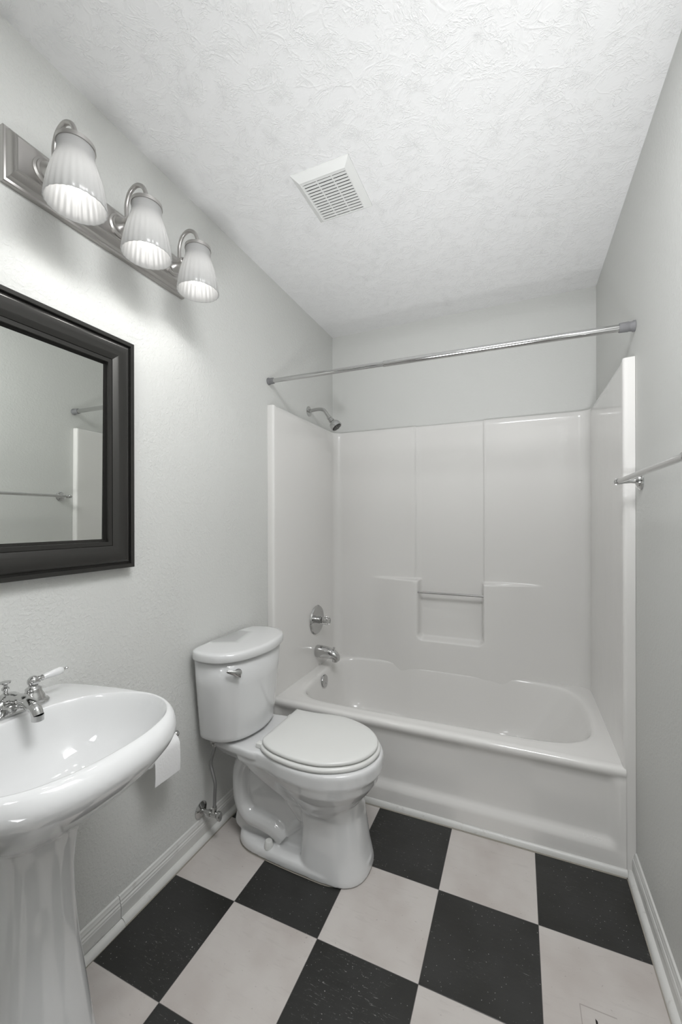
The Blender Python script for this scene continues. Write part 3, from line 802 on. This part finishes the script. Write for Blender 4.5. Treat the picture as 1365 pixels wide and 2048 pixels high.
# flush lever
fl = MB()
fl.lathe([(.015, 0), (.0155, .004), (.012, .009), (.008, .011), (.008, .015), (.0, .016)], (.193, .446, .688), (.72, -.69, 0), 24)
pts = catmull([(.213, .437, .689), (.206, .424, .694), (.194, .410, .700), (.181, .397, .705)], False, 6)
R = []
for i, p_ in enumerate(pts):
    t = i/(len(pts)-1); hz = .0125*(1-t)**.7+.0025; hx = .005*(1-t)+.0025
    R.append([(p_.x+hx*math.cos(2*PI*k/16)*.7, p_.y-hx*math.cos(2*PI*k/16)*.7, p_.z+hz*math.sin(2*PI*k/16)) for k in range(16)])
fl.rings(R, True, True, True)
fl.build('flush_lever', M_chr, toi, angle=60)
# seat and lid from one outline
lid_o = [(.272, .742), (.31, .7415), (.37, .7455), (.435, .757), (.505, .756), (.577, .733), (.628, .700), (.668, .650), (.681, .592), (.668, .534), (.638, .488), (.590, .452),
         (.540, .430), (.490, .422), (.440, .422), (.390, .428), (.345, .438), (.305, .456), (.283, .474), (.272, .490)]
def crisp(pts, sub=6):
    # smooth everywhere but straight along the back edge
    c = catmull([(x, y, 0) for x, y in pts], False, sub); return c
LO = resample(crisp(lid_o), NT_, True)
ctr = Vector((.46, .592, 0))
def lring(d, z, dx=0): 
    out = []
    for v in LO:
        w_ = v-ctr; k = (w_.length+d)/w_.length; p_ = ctr+w_*k; out.append((p_.x+dx, p_.y, z))
    return out
MB().rings([lring(-.004, .4300), lring(.000, .4315), lring(.001, .436), lring(-.001, .441), lring(-.006, .4435), lring(-.02, .4455), lring(-.08, .4475), lring(-.16, .4485)], True, True, True).build('seat_lid', M_plast, toi, angle=180)
MB().rings([lring(.001, .4105), lring(.006, .4115), lring(.009, .416), lring(.009, .421), lring(.006, .426), lring(.000, .4275)], True, True, True).build('seat_ring', M_plast, toi, angle=180)
for y0 in (.472, .694):
    b = MB(); b.box((.252, y0, .409), (.276, y0+.024, .4275), .003); b.box((.268, y0+.006, .411), (.31, y0+.030, .427), .003)
    b.build('hinge', M_plast, toi, angle=40)
b = MB(); b.rings([pl(base, .0004), pl([(x, w_*1.0+.0015) for x, w_ in base], .0016)], True, True, True)
b.build('caulk_line', M_caulk, toi, smooth=False)

# ------------------------------------------------------------------ water supply
o = thing('water_supply_valve', 'chrome angle stop valve with braided hose on the wall behind the toilet', 'valve', (0, .464, .111))
MB().lathe([(.032, .0005), (.0315, .003), (.024, .009), (.012, .012), (.0, .0125)], (0, .464, .116), (1, 0, 0), 36).build('escutcheon', M_chr, o)
b = MB(); b.lathe([(.008, 0), (.008, .03), (.0125, .031), (.0125, .042), (.009, .043), (.0105, .046), (.0105, .072), (.007, .074), (.0065, .077)], (.008, .464, .116), (1, 0, 0), 18)
b.lathe([(.008, 0), (.008, .014), (.0095, .015), (.0095, .026), (.007, .027)], (.068, .464, .120), (0, 0, 1), 6)
b.build('valve_body', M_chr2, o, angle=40)
R = []
for h_, k in ((0, .9), (.002, 1.0), (.012, 1.0), (.014, .88)):
    R.append([(.083+h_, .464+.0105*k*math.cos(2*PI*j/28), .116+.019*k*math.sin(2*PI*j/28)) for j in range(28)])
MB().rings(R, True, True, True).build('valve_handle', M_chr2, o, angle=40)
pts = catmull([(.068, .464, .142), (.070, .463, .19), (.074, .460, .24), (.064, .457, .285), (.058, .455, .315), (.068, .452, .350), (.078, .450, .375), (.079, .450, .392)], False, 8)
hs = MB(); hs.tube(pts, .0062, 12); hs = hs.build('supply_hose', M_hose, o)
MB().lathe([(.0075, 0), (.0075, .012), (.013, .013), (.0145, .016), (.0145, .028), (.008, .029)], (.079, .450, .388), (0, 0, 1), 8).build('coupling_nut', M_chr2, o, angle=30)

# ------------------------------------------------------------------ toilet paper
o = thing('toilet_paper_holder', 'chrome toilet paper holder on the left wall behind the sink', 'paper holder', (0, .21, .515))
for yy in (.136, .272):
    b = MB(); b.lathe([(.026, .0005), (.026, .004), (.020, .008), (.009, .011), (.007, .02), (.007, .055), (.010, .060), (.0, .064)], (0, yy, .520), (1, 0, 0), 28)
    b.sphere((.068, yy, .520), .0115); b.build('post', M_chr, o)
MB().tube([(.068, .138, .520), (.068, .270, .520)], .0055, 14).build('roller', M_chr2, o)
o = thing('toilet_paper_roll', 'white toilet paper roll with its end hanging down beside the sink', 'toilet paper', (.068, .212, .495))
rx, rz, rr0 = .068, .500, .034
R = []
for yy, k in ((.153, .62), (.153, .98), (.1545, 1.0), (.2555, 1.0), (.257, .98), (.257, .62)):
    R.append([(rx+rr0*k*math.cos(2*PI*j/48), yy, rz+rr0*k*math.sin(2*PI*j/48)) for j in range(48)])
MB().rings(R+[R[0]]).build('roll', M_paper, o, angle=40)
sheet = []
for a in range(75, -1, -15): sheet.append((rx+(rr0+.001)*math.cos(math.radians(a)), rz+(rr0+.001)*math.sin(math.radians(a))))
sheet += [(.1045, .475), (.105, .445), (.1035, .416)]
R = []
for yy in (.154, .256):
    R.append([(x, yy, z) for x, z in sheet]+[(x-.0008, yy, z) for x, z in reversed(sheet)])
MB().rings(R, True, True, True).build('hanging_sheet', M_paper, o, angle=60)
R = []
for yy in (.152, .258):
    R.append([(rx+.021*math.cos(2*PI*j/28), yy, rz+.021*math.sin(2*PI*j/28)) for j in range(28)])
MB().rings(R).build('cardboard_core', M_card, o, angle=60)
